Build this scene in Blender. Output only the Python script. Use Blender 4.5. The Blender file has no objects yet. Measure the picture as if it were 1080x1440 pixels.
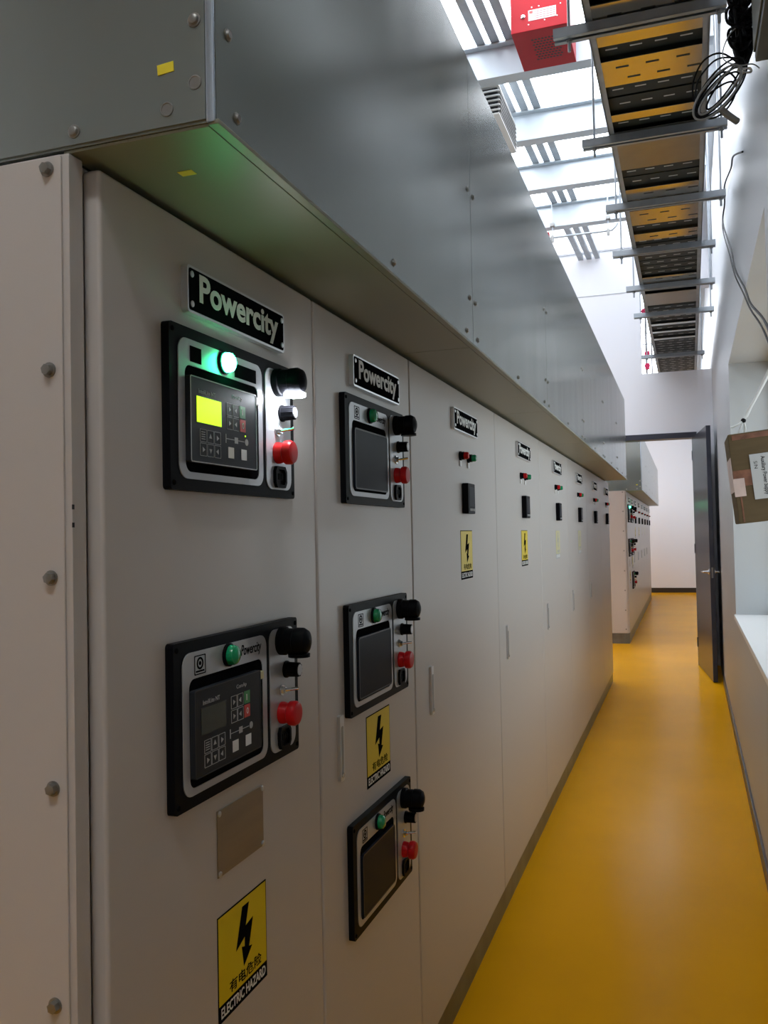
import bpy, bmesh, math, random
from mathutils import Vector, Matrix
random.seed(7)
PI = math.pi
col = bpy.context.scene.collection
sc = bpy.context.scene

# ------------------------------------------------------------------ materials
def mat(name, color, rough=0.5, metal=0.0, emit=None, estr=0.0, bump=0.0, bscale=40.0, stretch=(1, 1, 1),
        var=0.0, vscale=4.0, rvar=0.0, coat=0.0, spec=0.5):
    m = bpy.data.materials.new(name); m.use_nodes = True
    nt = m.node_tree; b = nt.nodes['Principled BSDF']
    b.inputs['Base Color'].default_value = (*color, 1)
    b.inputs['Roughness'].default_value = rough
    b.inputs['Metallic'].default_value = metal
    b.inputs['Specular IOR Level'].default_value = spec
    b.inputs['Coat Weight'].default_value = coat
    b.inputs['Coat Roughness'].default_value = 0.12
    if emit:
        b.inputs['Emission Color'].default_value = (*emit, 1)
        b.inputs['Emission Strength'].default_value = estr
    if bump or var or rvar:
        tc = nt.nodes.new('ShaderNodeTexCoord'); mp = nt.nodes.new('ShaderNodeMapping')
        mp.inputs['Scale'].default_value = stretch
        nt.links.new(tc.outputs['Object'], mp.inputs['Vector'])
    if bump:
        n = nt.nodes.new('ShaderNodeTexNoise'); n.inputs['Scale'].default_value = bscale; n.inputs['Detail'].default_value = 3
        bp = nt.nodes.new('ShaderNodeBump'); bp.inputs['Strength'].default_value = bump; bp.inputs['Distance'].default_value = 0.002
        nt.links.new(mp.outputs['Vector'], n.inputs['Vector'])
        nt.links.new(n.outputs['Fac'], bp.inputs['Height']); nt.links.new(bp.outputs['Normal'], b.inputs['Normal'])
    if var:
        n = nt.nodes.new('ShaderNodeTexNoise'); n.inputs['Scale'].default_value = vscale; n.inputs['Detail'].default_value = 4
        r = nt.nodes.new('ShaderNodeValToRGB')
        r.color_ramp.elements[0].position = 0.3; r.color_ramp.elements[1].position = 0.7
        r.color_ramp.elements[0].color = (*[c * (1 - var) for c in color], 1)
        r.color_ramp.elements[1].color = (*[min(1, c * (1 + var)) for c in color], 1)
        nt.links.new(mp.outputs['Vector'], n.inputs['Vector'])
        nt.links.new(n.outputs['Fac'], r.inputs['Fac']); nt.links.new(r.outputs['Color'], b.inputs['Base Color'])
    if rvar:
        n = nt.nodes.new('ShaderNodeTexNoise'); n.inputs['Scale'].default_value = 1.7; n.inputs['Detail'].default_value = 3
        r = nt.nodes.new('ShaderNodeMapRange')
        r.inputs['To Min'].default_value = rough - rvar; r.inputs['To Max'].default_value = rough + rvar
        nt.links.new(mp.outputs['Vector'], n.inputs['Vector'])
        nt.links.new(n.outputs['Fac'], r.inputs['Value']); nt.links.new(r.outputs['Result'], b.inputs['Roughness'])
    return m

def glass_mat(name, tint, gloss=0.08):
    m = bpy.data.materials.new(name); m.use_nodes = True
    nt = m.node_tree
    for n in list(nt.nodes): nt.nodes.remove(n)
    o = nt.nodes.new('ShaderNodeOutputMaterial'); mx = nt.nodes.new('ShaderNodeMixShader')
    t = nt.nodes.new('ShaderNodeBsdfTransparent'); g = nt.nodes.new('ShaderNodeBsdfGlossy')
    t.inputs['Color'].default_value = (*tint, 1); g.inputs['Roughness'].default_value = 0.05
    mx.inputs['Fac'].default_value = gloss
    nt.links.new(t.outputs[0], mx.inputs[1]); nt.links.new(g.outputs[0], mx.inputs[2]); nt.links.new(mx.outputs[0], o.inputs[0])
    return m

M = {}
M['cab'] = mat('cabinet_paint', (0.56, 0.522, 0.495), 0.38, bump=0.05, bscale=300, coat=0.15)
M['box'] = mat('enclosure_steel', (0.31, 0.342, 0.320), 0.21, metal=0.7, stretch=(1, 4, 0.35), rvar=0.04)
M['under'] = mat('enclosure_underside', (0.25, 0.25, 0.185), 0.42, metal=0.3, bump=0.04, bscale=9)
M['edge'] = mat('edge_steel', (0.55, 0.62, 0.70), 0.25, metal=0.9)
M['floor'] = mat('yellow_epoxy', (0.86, 0.40, 0.004), 0.22, spec=0.015, var=0.05, vscale=1.5, bump=0.02, bscale=9, rvar=0.05)
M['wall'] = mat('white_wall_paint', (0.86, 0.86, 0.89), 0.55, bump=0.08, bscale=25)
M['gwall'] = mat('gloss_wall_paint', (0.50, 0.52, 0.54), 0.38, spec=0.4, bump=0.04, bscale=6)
M['ceil'] = mat('ceiling_sheet', (0.55, 0.56, 0.58), 0.6)
M['skirt'] = mat('skirting', (0.035, 0.025, 0.02), 0.35)
M['plinth'] = mat('plinth_steel', (0.16, 0.17, 0.17), 0.35, metal=0.5, var=0.25, vscale=9)
M['dark'] = mat('dark_gap', (0.012, 0.012, 0.014), 0.6)
M['black'] = mat('black_plastic', (0.006, 0.006, 0.008), 0.42, spec=0.05)
M['blackm'] = mat('black_matte', (0.007, 0.007, 0.008), 0.55, spec=0.0)
M['silver'] = mat('silver_panel', (0.46, 0.47, 0.50), 0.32, metal=0.35)
M['alu'] = mat('aluminium', (0.72, 0.73, 0.75), 0.3, metal=0.9)
M['zinc'] = mat('zinc_bolt', (0.27, 0.26, 0.24), 0.35, metal=0.7, bump=0.2, bscale=400)
M['galv'] = mat('galvanised_steel', (0.33, 0.36, 0.39), 0.42, metal=0.5, var=0.10, vscale=12)
M['beam'] = mat('beam_paint', (0.42, 0.47, 0.51), 0.35, metal=0.1)
M['tray'] = mat('tray_plate_steel', (0.62, 0.62, 0.60), 0.16, metal=0.92, bump=0.03, bscale=14, rvar=0.04)
M['cover'] = mat('tray_joint_cover', (0.30, 0.295, 0.27), 0.30, metal=0.85, var=0.06, vscale=8)
M['rung'] = mat('tray_dark_rung', (0.030, 0.036, 0.034), 0.5, spec=0.2)
M['slot'] = mat('slot_light', (0.55, 0.56, 0.54), 0.4)  # pale colour stands in for light showing through the rung slots
M['white'] = mat('white_print', (0.82, 0.82, 0.80), 0.5)
M['paper'] = mat('grey_paper', (0.50, 0.51, 0.52), 0.6)
M['label'] = mat('paper_label', (0.80, 0.80, 0.80), 0.55)
M['grey'] = mat('grey_print', (0.45, 0.46, 0.47), 0.5)
M['yellow'] = mat('yellow_sticker', (0.80, 0.60, 0.01), 0.35)
M['ytape'] = mat('yellow_tape', (0.85, 0.70, 0.03), 0.4)
M['paleyellow'] = mat('glare_pale_yellow', (0.62, 0.57, 0.30), 0.35)  # yellow paled for glare on two hazard labels; latches use it too
M['red'] = mat('red_plastic', (0.55, 0.008, 0.012), 0.35, spec=0.2)
M['redm'] = mat('red_enamel', (0.30, 0.006, 0.012), 0.4, spec=0.15)
M['valve'] = mat('red_valve', (0.75, 0.02, 0.12), 0.4)
M['green'] = mat('green_lens', (0.0, 0.30, 0.12), 0.25, coat=0.4)
M['greenlit'] = mat('green_lens_lit', (0.0, 0.5, 0.2), 0.3, emit=(0.03, 1.0, 0.36), estr=34)
M['ledlit'] = mat('led_lens_lit', (0.9, 0.9, 0.95), 0.3, emit=(0.88, 0.94, 1.0), estr=85)
M['lcdlit'] = mat('lcd_lit', (0.3, 0.5, 0.0), 0.3, emit=(0.58, 1.0, 0.004), estr=0.95)
M['lcd'] = mat('lcd_off', (0.045, 0.055, 0.045), 0.25)
M['ctrl'] = mat('controller_face', (0.024, 0.027, 0.033), 0.40, spec=0.12)
M['glassdark'] = mat('dark_screen_glass', (0.018, 0.022, 0.032), 0.28, spec=0.03)
M['keygreen'] = mat('green_key', (0.05, 0.28, 0.10), 0.5)
M['keyred'] = mat('red_key', (0.60, 0.05, 0.04), 0.5)
M['keydark'] = mat('dark_key', (0.015, 0.015, 0.02), 0.4)
M['knobcap'] = mat('knob_cap', (0.5, 0.5, 0.52), 0.3, metal=0.4)
M['brass'] = mat('rating_plate_steel', (0.36, 0.31, 0.25), 0.33, metal=0.8, bump=0.08, bscale=20, stretch=(1, 0.3, 4), var=0.1, vscale=6)
M['door'] = mat('dark_door_paint', (0.050, 0.054, 0.075), 0.24, spec=0.35)
M['frame'] = mat('dark_frame_paint', (0.03, 0.032, 0.05), 0.35)
M['chrome'] = mat('chrome', (0.75, 0.76, 0.78), 0.15, metal=1.0)
M['card'] = mat('cardboard', (0.125, 0.090, 0.050), 0.8, spec=0.1, bump=0.1, bscale=60, stretch=(1, 1, 8), var=0.08, vscale=10)
M['cardtape'] = mat('brown_packing_tape', (0.20, 0.085, 0.05), 0.3, var=0.35, vscale=40)
M['pinktape'] = mat('pale_tape', (0.62, 0.48, 0.44), 0.45, var=0.1, vscale=30)
M['strap'] = mat('white_strap', (0.72, 0.73, 0.72), 0.5)
M['cable'] = mat('black_cable', (0.007, 0.007, 0.008), 0.5, spec=0.15)
M['gcable'] = mat('grey_cable', (0.30, 0.31, 0.31), 0.45)
M['conduit'] = mat('grey_conduit', (0.25, 0.25, 0.24), 0.5)
M['encl'] = mat('olive_enclosure', (0.10, 0.115, 0.09), 0.4)
M['vent'] = mat('vent_casing', (0.55, 0.55, 0.53), 0.4)
M['sill'] = mat('white_sill', (0.86, 0.86, 0.87), 0.35)
M['winframe'] = mat('window_frame_grey', (0.22, 0.27, 0.28), 0.35, metal=0.4)
M['roofglass'] = glass_mat('skylight_pane', (0.97, 0.98, 1.0), 0.04)
M['winglass'] = glass_mat('window_pane', (0.47, 0.49, 0.49), 0.06)
M['dimglass'] = glass_mat('dimmed_skylight_pane', (0.55, 0.56, 0.58), 0.04)  # pane tinted down to weaken the light on the upper partition

# ------------------------------------------------------------------ mesh helpers
class MB:
    def __init__(s): s.bm = bmesh.new()
    def box(s, x0, x1, y0, y1, z0, z1, bev=0.0, seg=2, T=None):
        r = bmesh.ops.create_cube(s.bm, size=1.0); vs = r['verts']
        for v in vs:
            v.co = Vector((x0 + (v.co.x + .5) * (x1 - x0), y0 + (v.co.y + .5) * (y1 - y0), z0 + (v.co.z + .5) * (z1 - z0)))
        if bev > 0:
            es = list({e for v in vs for e in v.link_edges})
            b = bmesh.ops.bevel(s.bm, geom=es, offset=bev, segments=seg, profile=.5, affect='EDGES')
            vs = list({v for f in b['faces'] for v in f.verts} | {v for v in vs if v.is_valid})
            if T: 
                vs2 = set()
                stack = list(vs)
                while stack:
                    v = stack.pop()
                    if v in vs2: continue
                    vs2.add(v)
                    for e in v.link_edges: stack.append(e.other_vert(v))
                vs = list(vs2)
        if T:
            for v in vs: v.co = T @ v.co
        return s
    def cyl(s, p0, p1, r0, r1=None, seg=24):
        p0 = Vector(p0); p1 = Vector(p1); r1 = r0 if r1 is None else r1
        d = (p1 - p0).normalized(); a = d.orthogonal().normalized(); b = d.cross(a)
        A = [s.bm.verts.new(p0 + (a * math.cos(t) + b * math.sin(t)) * r0) for t in [2 * PI * i / seg for i in range(seg)]]
        B = [s.bm.verts.new(p1 + (a * math.cos(t) + b * math.sin(t)) * r1) for t in [2 * PI * i / seg for i in range(seg)]]
        for i in range(seg): s.bm.faces.new((A[i], A[(i + 1) % seg], B[(i + 1) % seg], B[i]))
        s.bm.faces.new(A[::-1]); s.bm.faces.new(B)
        return s
    def lathe(s, p, d, prof, seg=24):
        # prof: list of (distance along d, radius)
        p = Vector(p); d = Vector(d).normalized(); a = d.orthogonal().normalized(); b = d.cross(a)
        rings = []
        for (h, r) in prof:
            rings.append([s.bm.verts.new(p + d * h + (a * math.cos(2 * PI * i / seg) + b * math.sin(2 * PI * i / seg)) * max(r, 1e-5)) for i in range(seg)])
        for A, B in zip(rings, rings[1:]):
            for i in range(seg): s.bm.faces.new((A[i], A[(i + 1) % seg], B[(i + 1) % seg], B[i]))
        s.bm.faces.new(rings[0][::-1]); s.bm.faces.new(rings[-1])
        return s
    def prism_x(s, pts, x0, x1):
        A = [s.bm.verts.new((x0, y, z)) for y, z in pts]; B = [s.bm.verts.new((x1, y, z)) for y, z in pts]
        n = len(pts)
        for i in range(n): s.bm.faces.new((A[i], A[(i + 1) % n], B[(i + 1) % n], B[i]))
        s.bm.faces.new(A[::-1]); s.bm.faces.new(B)
        return s
    def ring_x(s, out, inn, x0, x1):
        n = len(out)
        V = [[s.bm.verts.new((x, y, z)) for y, z in P] for x in (x0, x1) for P in (out, inn)]
        oa, ia, ob, ib = V
        for i in range(n):
            j = (i + 1) % n
            s.bm.faces.new((oa[i], oa[j], ob[j], ob[i])); s.bm.faces.new((ia[j], ia[i], ib[i], ib[j]))
            s.bm.faces.new((ob[i], ob[j], ib[j], ib[i])); s.bm.faces.new((oa[j], oa[i], ia[i], ia[j]))
        return s
    def tube(s, pts, r, seg=8, smooth=True, n=6):
        P = [Vector(p) for p in pts]
        if smooth and len(P) > 2:
            Q = []
            for i in range(len(P) - 1):
                a = P[max(i - 1, 0)]; b = P[i]; c = P[i + 1]; d = P[min(i + 2, len(P) - 1)]
                for k in range(n):
                    t = k / n
                    Q.append(0.5 * ((2 * b) + (c - a) * t + (2 * a - 5 * b + 4 * c - d) * t * t + (3 * b - a - 3 * c + d) * t ** 3))
            Q.append(P[-1]); P = Q
        up = None; rings = []
        for i, p in enumerate(P):
            d = (P[min(i + 1, len(P) - 1)] - P[max(i - 1, 0)]).normalized()
            if up is None: up = d.orthogonal().normalized()
            up = (up - d * up.dot(d)).normalized(); b = d.cross(up)
            rings.append([s.bm.verts.new(p + (up * math.cos(2 * PI * k / seg) + b * math.sin(2 * PI * k / seg)) * r) for k in range(seg)])
        for A, B in zip(rings, rings[1:]):
            for i in range(seg): s.bm.faces.new((A[i], A[(i + 1) % seg], B[(i + 1) % seg], B[i]))
        s.bm.faces.new(rings[0][::-1]); s.bm.faces.new(rings[-1])
        return s
    def build(s, name, m, parent=None, loc=None, smooth=True):
        bmesh.ops.recalc_face_normals(s.bm, faces=s.bm.faces)
        me = bpy.data.meshes.new(name); s.bm.to_mesh(me); s.bm.free()
        if smooth and len(me.polygons):
            me.polygons.foreach_set('use_smooth', [True] * len(me.polygons))
            me.set_sharp_from_angle(angle=math.radians(35))
        me.materials.append(m)
        o = bpy.data.objects.new(name, me); col.objects.link(o)
        if smooth:
            wn = o.modifiers.new('weighted_normal', 'WEIGHTED_NORMAL'); wn.keep_sharp = True; wn.weight = 80
        if parent: o.parent = parent
        if loc: o.location = loc
        return o

def rr(y0, y1, z0, z1, r, n=6):
    pts = []
    for cy, cz, a0 in ((y1 - r, z1 - r, 0), (y0 + r, z1 - r, 90), (y0 + r, z0 + r, 180), (y1 - r, z0 + r, 270)):
        for i in range(n + 1):
            a = math.radians(a0 + 90 * i / n); pts.append((cy + r * math.cos(a), cz + r * math.sin(a)))
    return pts

def tag(o, label, cat, group=None, kind=None):
    o['label'] = label; o['category'] = cat
    if group: o['group'] = group
    if kind: o['kind'] = kind
    return o
def thing(name, label, cat, loc=(0, 0, 0), group=None, rot=(0, 0, 0)):
    o = bpy.data.objects.new(name, None); col.objects.link(o); o.location = loc; o.rotation_euler = rot
    o.empty_display_size = 0.05
    return tag(o, label, cat, group)
def struct(o, label=None, cat=None):
    o['kind'] = 'structure'
    if label: o['label'] = label
    if cat: o['category'] = cat
    return o
def copy_tree(o, parent=None):
    c = o.copy(); col.objects.link(c)
    if parent: c.parent = parent
    for ch in list(o.children): copy_tree(ch, c)
    return c

def text_mesh(body, bold=0.0, shear=0.0, space=1.0):
    cu = bpy.data.curves.new('lettering', 'FONT'); cu.body = body; cu.offset = bold; cu.shear = shear; cu.space_character = space
    cu.resolution_u = 4
    ob = bpy.data.objects.new('lettering', cu); col.objects.link(ob)
    dg = bpy.context.evaluated_depsgraph_get(); dg.update()
    me = bpy.data.meshes.new_from_object(ob.evaluated_get(dg))
    bpy.data.objects.remove(ob); bpy.data.curves.remove(cu)
    return me
def add_text_x(mb, body, x, y0, y1, z0, z1, bold=0.0, shear=0.0, rot90=False, thick=0.0004, space=1.0):
    """letters on a plane facing +X, filling the rectangle y0..y1, z0..z1"""
    me = text_mesh(body, bold, shear, space)
    xs = [v.co.x for v in me.vertices]; ys = [v.co.y for v in me.vertices]
    a0, a1, b0, b1 = min(xs), max(xs), min(ys), max(ys)
    bm2 = bmesh.new(); bm2.from_mesh(me); bpy.data.meshes.remove(me)
    mp = {}
    for v in bm2.verts:
        u = (v.co.x - a0) / (a1 - a0); w = (v.co.y - b0) / (b1 - b0)
        if rot90: u, w = w, 1 - u
        mp[v] = mb.bm.verts.new((x, y0 + u * (y1 - y0), z0 + w * (z1 - z0)))
    fs = []
    for f in bm2.faces:
        try: fs.append(mb.bm.faces.new([mp[v] for v in f.verts]))
        except ValueError: pass
    bm2.free()
    r = bmesh.ops.extrude_face_region(mb.bm, geom=fs)
    for e in r['geom']:
        if isinstance(e, bmesh.types.BMVert): e.co.x += thick
    return mb

# ------------------------------------------------------------------ camera
H = 1.45
FILL_LAMP = 30.0
cam = bpy.data.cameras.new('camera'); co = bpy.data.objects.new('camera', cam); col.objects.link(co)
yaw, pit, rol = math.radians(18.889), math.radians(1.5704), math.radians(-1.1552)
fw = Vector((-math.sin(yaw) * math.cos(pit), math.cos(yaw) * math.cos(pit), math.sin(pit)))
r0 = Vector((math.cos(yaw), math.sin(yaw), 0)); u0 = r0.cross(fw)
rt = math.cos(rol) * r0 + math.sin(rol) * u0; up = -math.sin(rol) * r0 + math.cos(rol) * u0
mw = Matrix.Identity(4)
for i in range(3):
    mw[i][0] = rt[i]; mw[i][1] = up[i]; mw[i][2] = -fw[i]
mw[2][3] = H
co.matrix_world = mw
cam.sensor_fit = 'VERTICAL'; cam.sensor_height = 36.0; cam.lens = 1231.9 * 36 / 1440
cam.clip_start = 0.02
sc.camera = co

# ------------------------------------------------------------------ room shell
CZ = 4.56            # ceiling
SKY0 = 3.9
LX = -3.2            # left wall
YB = -2.2            # wall behind the camera
YE0, YE1 = 10.0, 10.16   # partition with the doorway
YF = 21.5            # far wall
RW = Matrix.Rotation(-0.0063, 4, 'Z')     # the right wall is a hair off parallel
RX = 0.262

def rwx(y): return RX + 0.0063 * y

mb = MB(); mb.box(LX, 2.0, YB, YF, -0.1, 0); struct(mb.build('floor', M['floor']), 'glossy yellow epoxy floor of the corridor', 'floor')
# ceiling with three roof-light openings
mb = MB()
sk = [(-2.2, 0.24, SKY0, YE0), (-2.4, -.3, 11.6, 19.0)]  # second opening is unseen, added to brighten the far room
mb.box(LX, 2, YB, SKY0, CZ, CZ + .04); mb.box(LX, 2, YE0, 11.6, CZ, CZ + .04); mb.box(LX, 2, 19.0, YF, CZ, CZ + .04)
for x0, x1, y0, y1 in sk:
    mb.box(LX, x0, y0, y1, CZ, CZ + .04); mb.box(x1, 2, y0, y1, CZ, CZ + .04)
struct(mb.build('ceiling', M['ceil']), 'grey sheet ceiling with openings for the roof lights', 'ceiling')
for n, (x0, x1, y0, y1) in zip((2, 3), sk):
    w_ = bpy.data.objects.new('window_%d' % n, None); col.objects.link(w_)
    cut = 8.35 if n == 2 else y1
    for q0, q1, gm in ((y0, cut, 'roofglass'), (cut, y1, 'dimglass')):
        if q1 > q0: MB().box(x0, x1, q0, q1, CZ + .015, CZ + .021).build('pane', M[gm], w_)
    struct(w_, 'bright translucent roof light above the ' + ('corridor' if n == 2 else 'far room, unseen and added to brighten it'), 'roof light')
mb = MB(); mb.box(LX - .1, LX, YB, YF, 0, CZ); struct(mb.build('wall_left', M['wall']), 'white side wall behind the cabinets', 'wall')
mb = MB(); mb.box(LX, 2, YB - .1, YB, 0, CZ); M['backwall'] = mat('back_wall_paint', (0.42, 0.43, 0.43), 0.6)
struct(mb.build('wall_back', M['backwall']), 'white wall behind the camera', 'wall')
mb = MB(); mb.box(LX, 2, YF, YF + .1, 0, CZ); struct(mb.build('wall_far', M['wall']), 'bright white wall at the end of the far room', 'wall')
mb = MB(); mb.box(LX, 2, YF - .012, YF, 0, .11); struct(mb.build('baseboard_far', M['skirt']), 'black skirting along the far white wall', 'skirting')

# right wall with the deep window recess
WY0, WY1, WZ0, WZ1, WD = 3.15, 6.08, 0.9, 2.52, 0.30
mb = MB()
T = Matrix.Translation((RX, 0, 0)) @ RW
mb.box(0, .34, YB, WY0, 0, CZ, T=T); mb.box(0, .34, WY1, YF, 0, CZ, T=T)
mb.box(0, .34, WY0, WY1, 0, WZ0 - .03, T=T); mb.box(0, .34, WY0, WY1, WZ1, CZ, T=T)
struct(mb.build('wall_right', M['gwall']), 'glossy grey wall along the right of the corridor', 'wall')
mb = MB(); mb.box(-.012, 0, YB, YE0 - 1.2, 0, .075, bev=.002, T=T); struct(mb.build('baseboard_right', M['skirt']), 'thin dark skirting along the right wall', 'skirting')
w1 = bpy.data.objects.new('window_1', None); col.objects.link(w1); w1.matrix_world = T
struct(w1, 'window recess in the right wall behind the hanging carton', 'window')
mb = MB(); mb.box(-.012, .34, WY0, WY1 , WZ0 - .03, WZ0, bev=.004); mb.build('window_sill', M['sill'], w1)
mb = MB()
fy = [WY0, WY0 + .98, WY0 + 1.96, WY1]
for y in fy: mb.box(.25, .31, max(WY0, y - .03), min(WY1, y + .03), WZ0, WZ1)
mb.box(.25, .31, WY0, WY1, WZ0, WZ0 + .05); mb.box(.25, .31, WY0, WY1, WZ1 - .06, WZ1)
mb.build('window_frame', M['winframe'], w1)
for a, b in zip(fy, fy[1:]):
    mb = MB(); mb.box(.277, .283, a + .03, b - .03, WZ0 + .05, WZ1 - .06); mb.build('pane', M['winglass'], w1)

# partition: doorway below, cable opening above on the right
JX = 0.105; DL = -1.75; HZ0, HZ1 = 2.445, 2.505
OX0, OZ0, OZ1 = -0.395, 3.175, 4.09
mb = MB()
mb.box(LX, DL - .05, YE0, YE1, 0, CZ); mb.box(DL - .05, 2, YE0, YE1, HZ1, OZ0); mb.box(DL - .05, OX0, YE0, YE1, OZ0, CZ)
mb.box(OX0, 2, YE0, YE1, OZ1, CZ); mb.box(JX + .05, 2, YE0, YE1, 0, HZ1)
struct(mb.build('wall_end', M['wall']), 'white partition above the doorway', 'wall')
mb = MB(); mb.box(LX, OX0, YE0 - .004, YE0, 4.085, 4.095); struct(mb.build('trim_2', M['grey']), 'thin grey joint line across the white partition', 'joint')
mb = MB()
mb.box(DL - .05, JX + .05, YE0 - .015, YE1 + .015, HZ0, HZ1, bev=.004); mb.box(DL - .05, DL, YE0 - .015, YE1 + .015, 0, HZ0, bev=.004)
mb.box(JX, JX + .05, YE0 - .015, YE1 + .015, 0, HZ0, bev=.004)
struct(mb.build('trim_1', M['frame']), 'dark frame around the doorway in the partition', 'door frame')

# open door leaf, hinged on the right jamb and swung towards the camera
ang = math.atan2(0.115, 1.13)
d1 = bpy.data.objects.new('door_1', None); col.objects.link(d1); d1.location = (JX, YE0 - .01, 0); d1.rotation_euler = (0, 0, ang)
struct(d1, 'dark blue-grey door leaf standing open against the right wall', 'door')
mb = MB(); mb.box(0, .042, -1.135, 0, .008, 2.44, bev=.002); mb.build('door_leaf', M['door'], d1)
for sx in (-1, 1):
    x0 = 0 if sx < 0 else .042
    mb = MB(); mb.lathe((x0, -1.075, 1.045), (sx, 0, 0), [(0, .026), (.008, .026), (.012, .012), (.05, .010)], 20)
    mb.tube([(x0 + sx * .045, -1.075, 1.045), (x0 + sx * .052, -1.06, 1.045), (x0 + sx * .052, -.95, 1.043)], .009, 10)
    mb.build('door_handle', M['chrome'], d1)
mb = MB(); mb.box(.013, .029, -1.137, -1.134, .99, 1.09); mb.build('lock_plate', M['conduit'], d1)
for z in (.25, 1.25, 2.25):
    mb = MB(); mb.cyl((-.004, -.002, z - .05), (-.004, -.002, z + .05), .0035, seg=12); mb.build('hinge', M['frame'], d1)

# ------------------------------------------------------------------ cabinets
XF = -0.685          # door fronts
ZT = 1.925
DX = .027            # door thickness

def screw_x(x, y, z, r=.005, h=.003):
    mb = MB(); mb.lathe((x, y, z), (1, 0, 0), [(0, r), (h * .6, r), (h, r * .6)], 12)
    return mb

def name_plate(root, y, z):
    W, Hh = .325, .070
    p = MB().prism_x(rr(y, y + W, z, z + Hh, .006), 0, .011).build('name_plate', M['alu'], root)
    MB().prism_x(rr(y + .004, y + W - .004, z + .004, z + Hh - .004, .004), .011, .0116).build('plate_face', M['blackm'], p)
    t = MB(); add_text_x(t, 'Powercity', .0117, y + .032, y + W - .026, z + .0075, z + Hh - .0075, bold=.028)
    t.build('lettering', M['white'], p, smooth=False)
    for (a, b) in ((.011, .013), (W - .011, .013), (.011, Hh - .013), (W - .011, Hh - .013)):
        screw_x(.0116, y + a, z + b, .0048, .002).build('screw', M['alu'], p)

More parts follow.
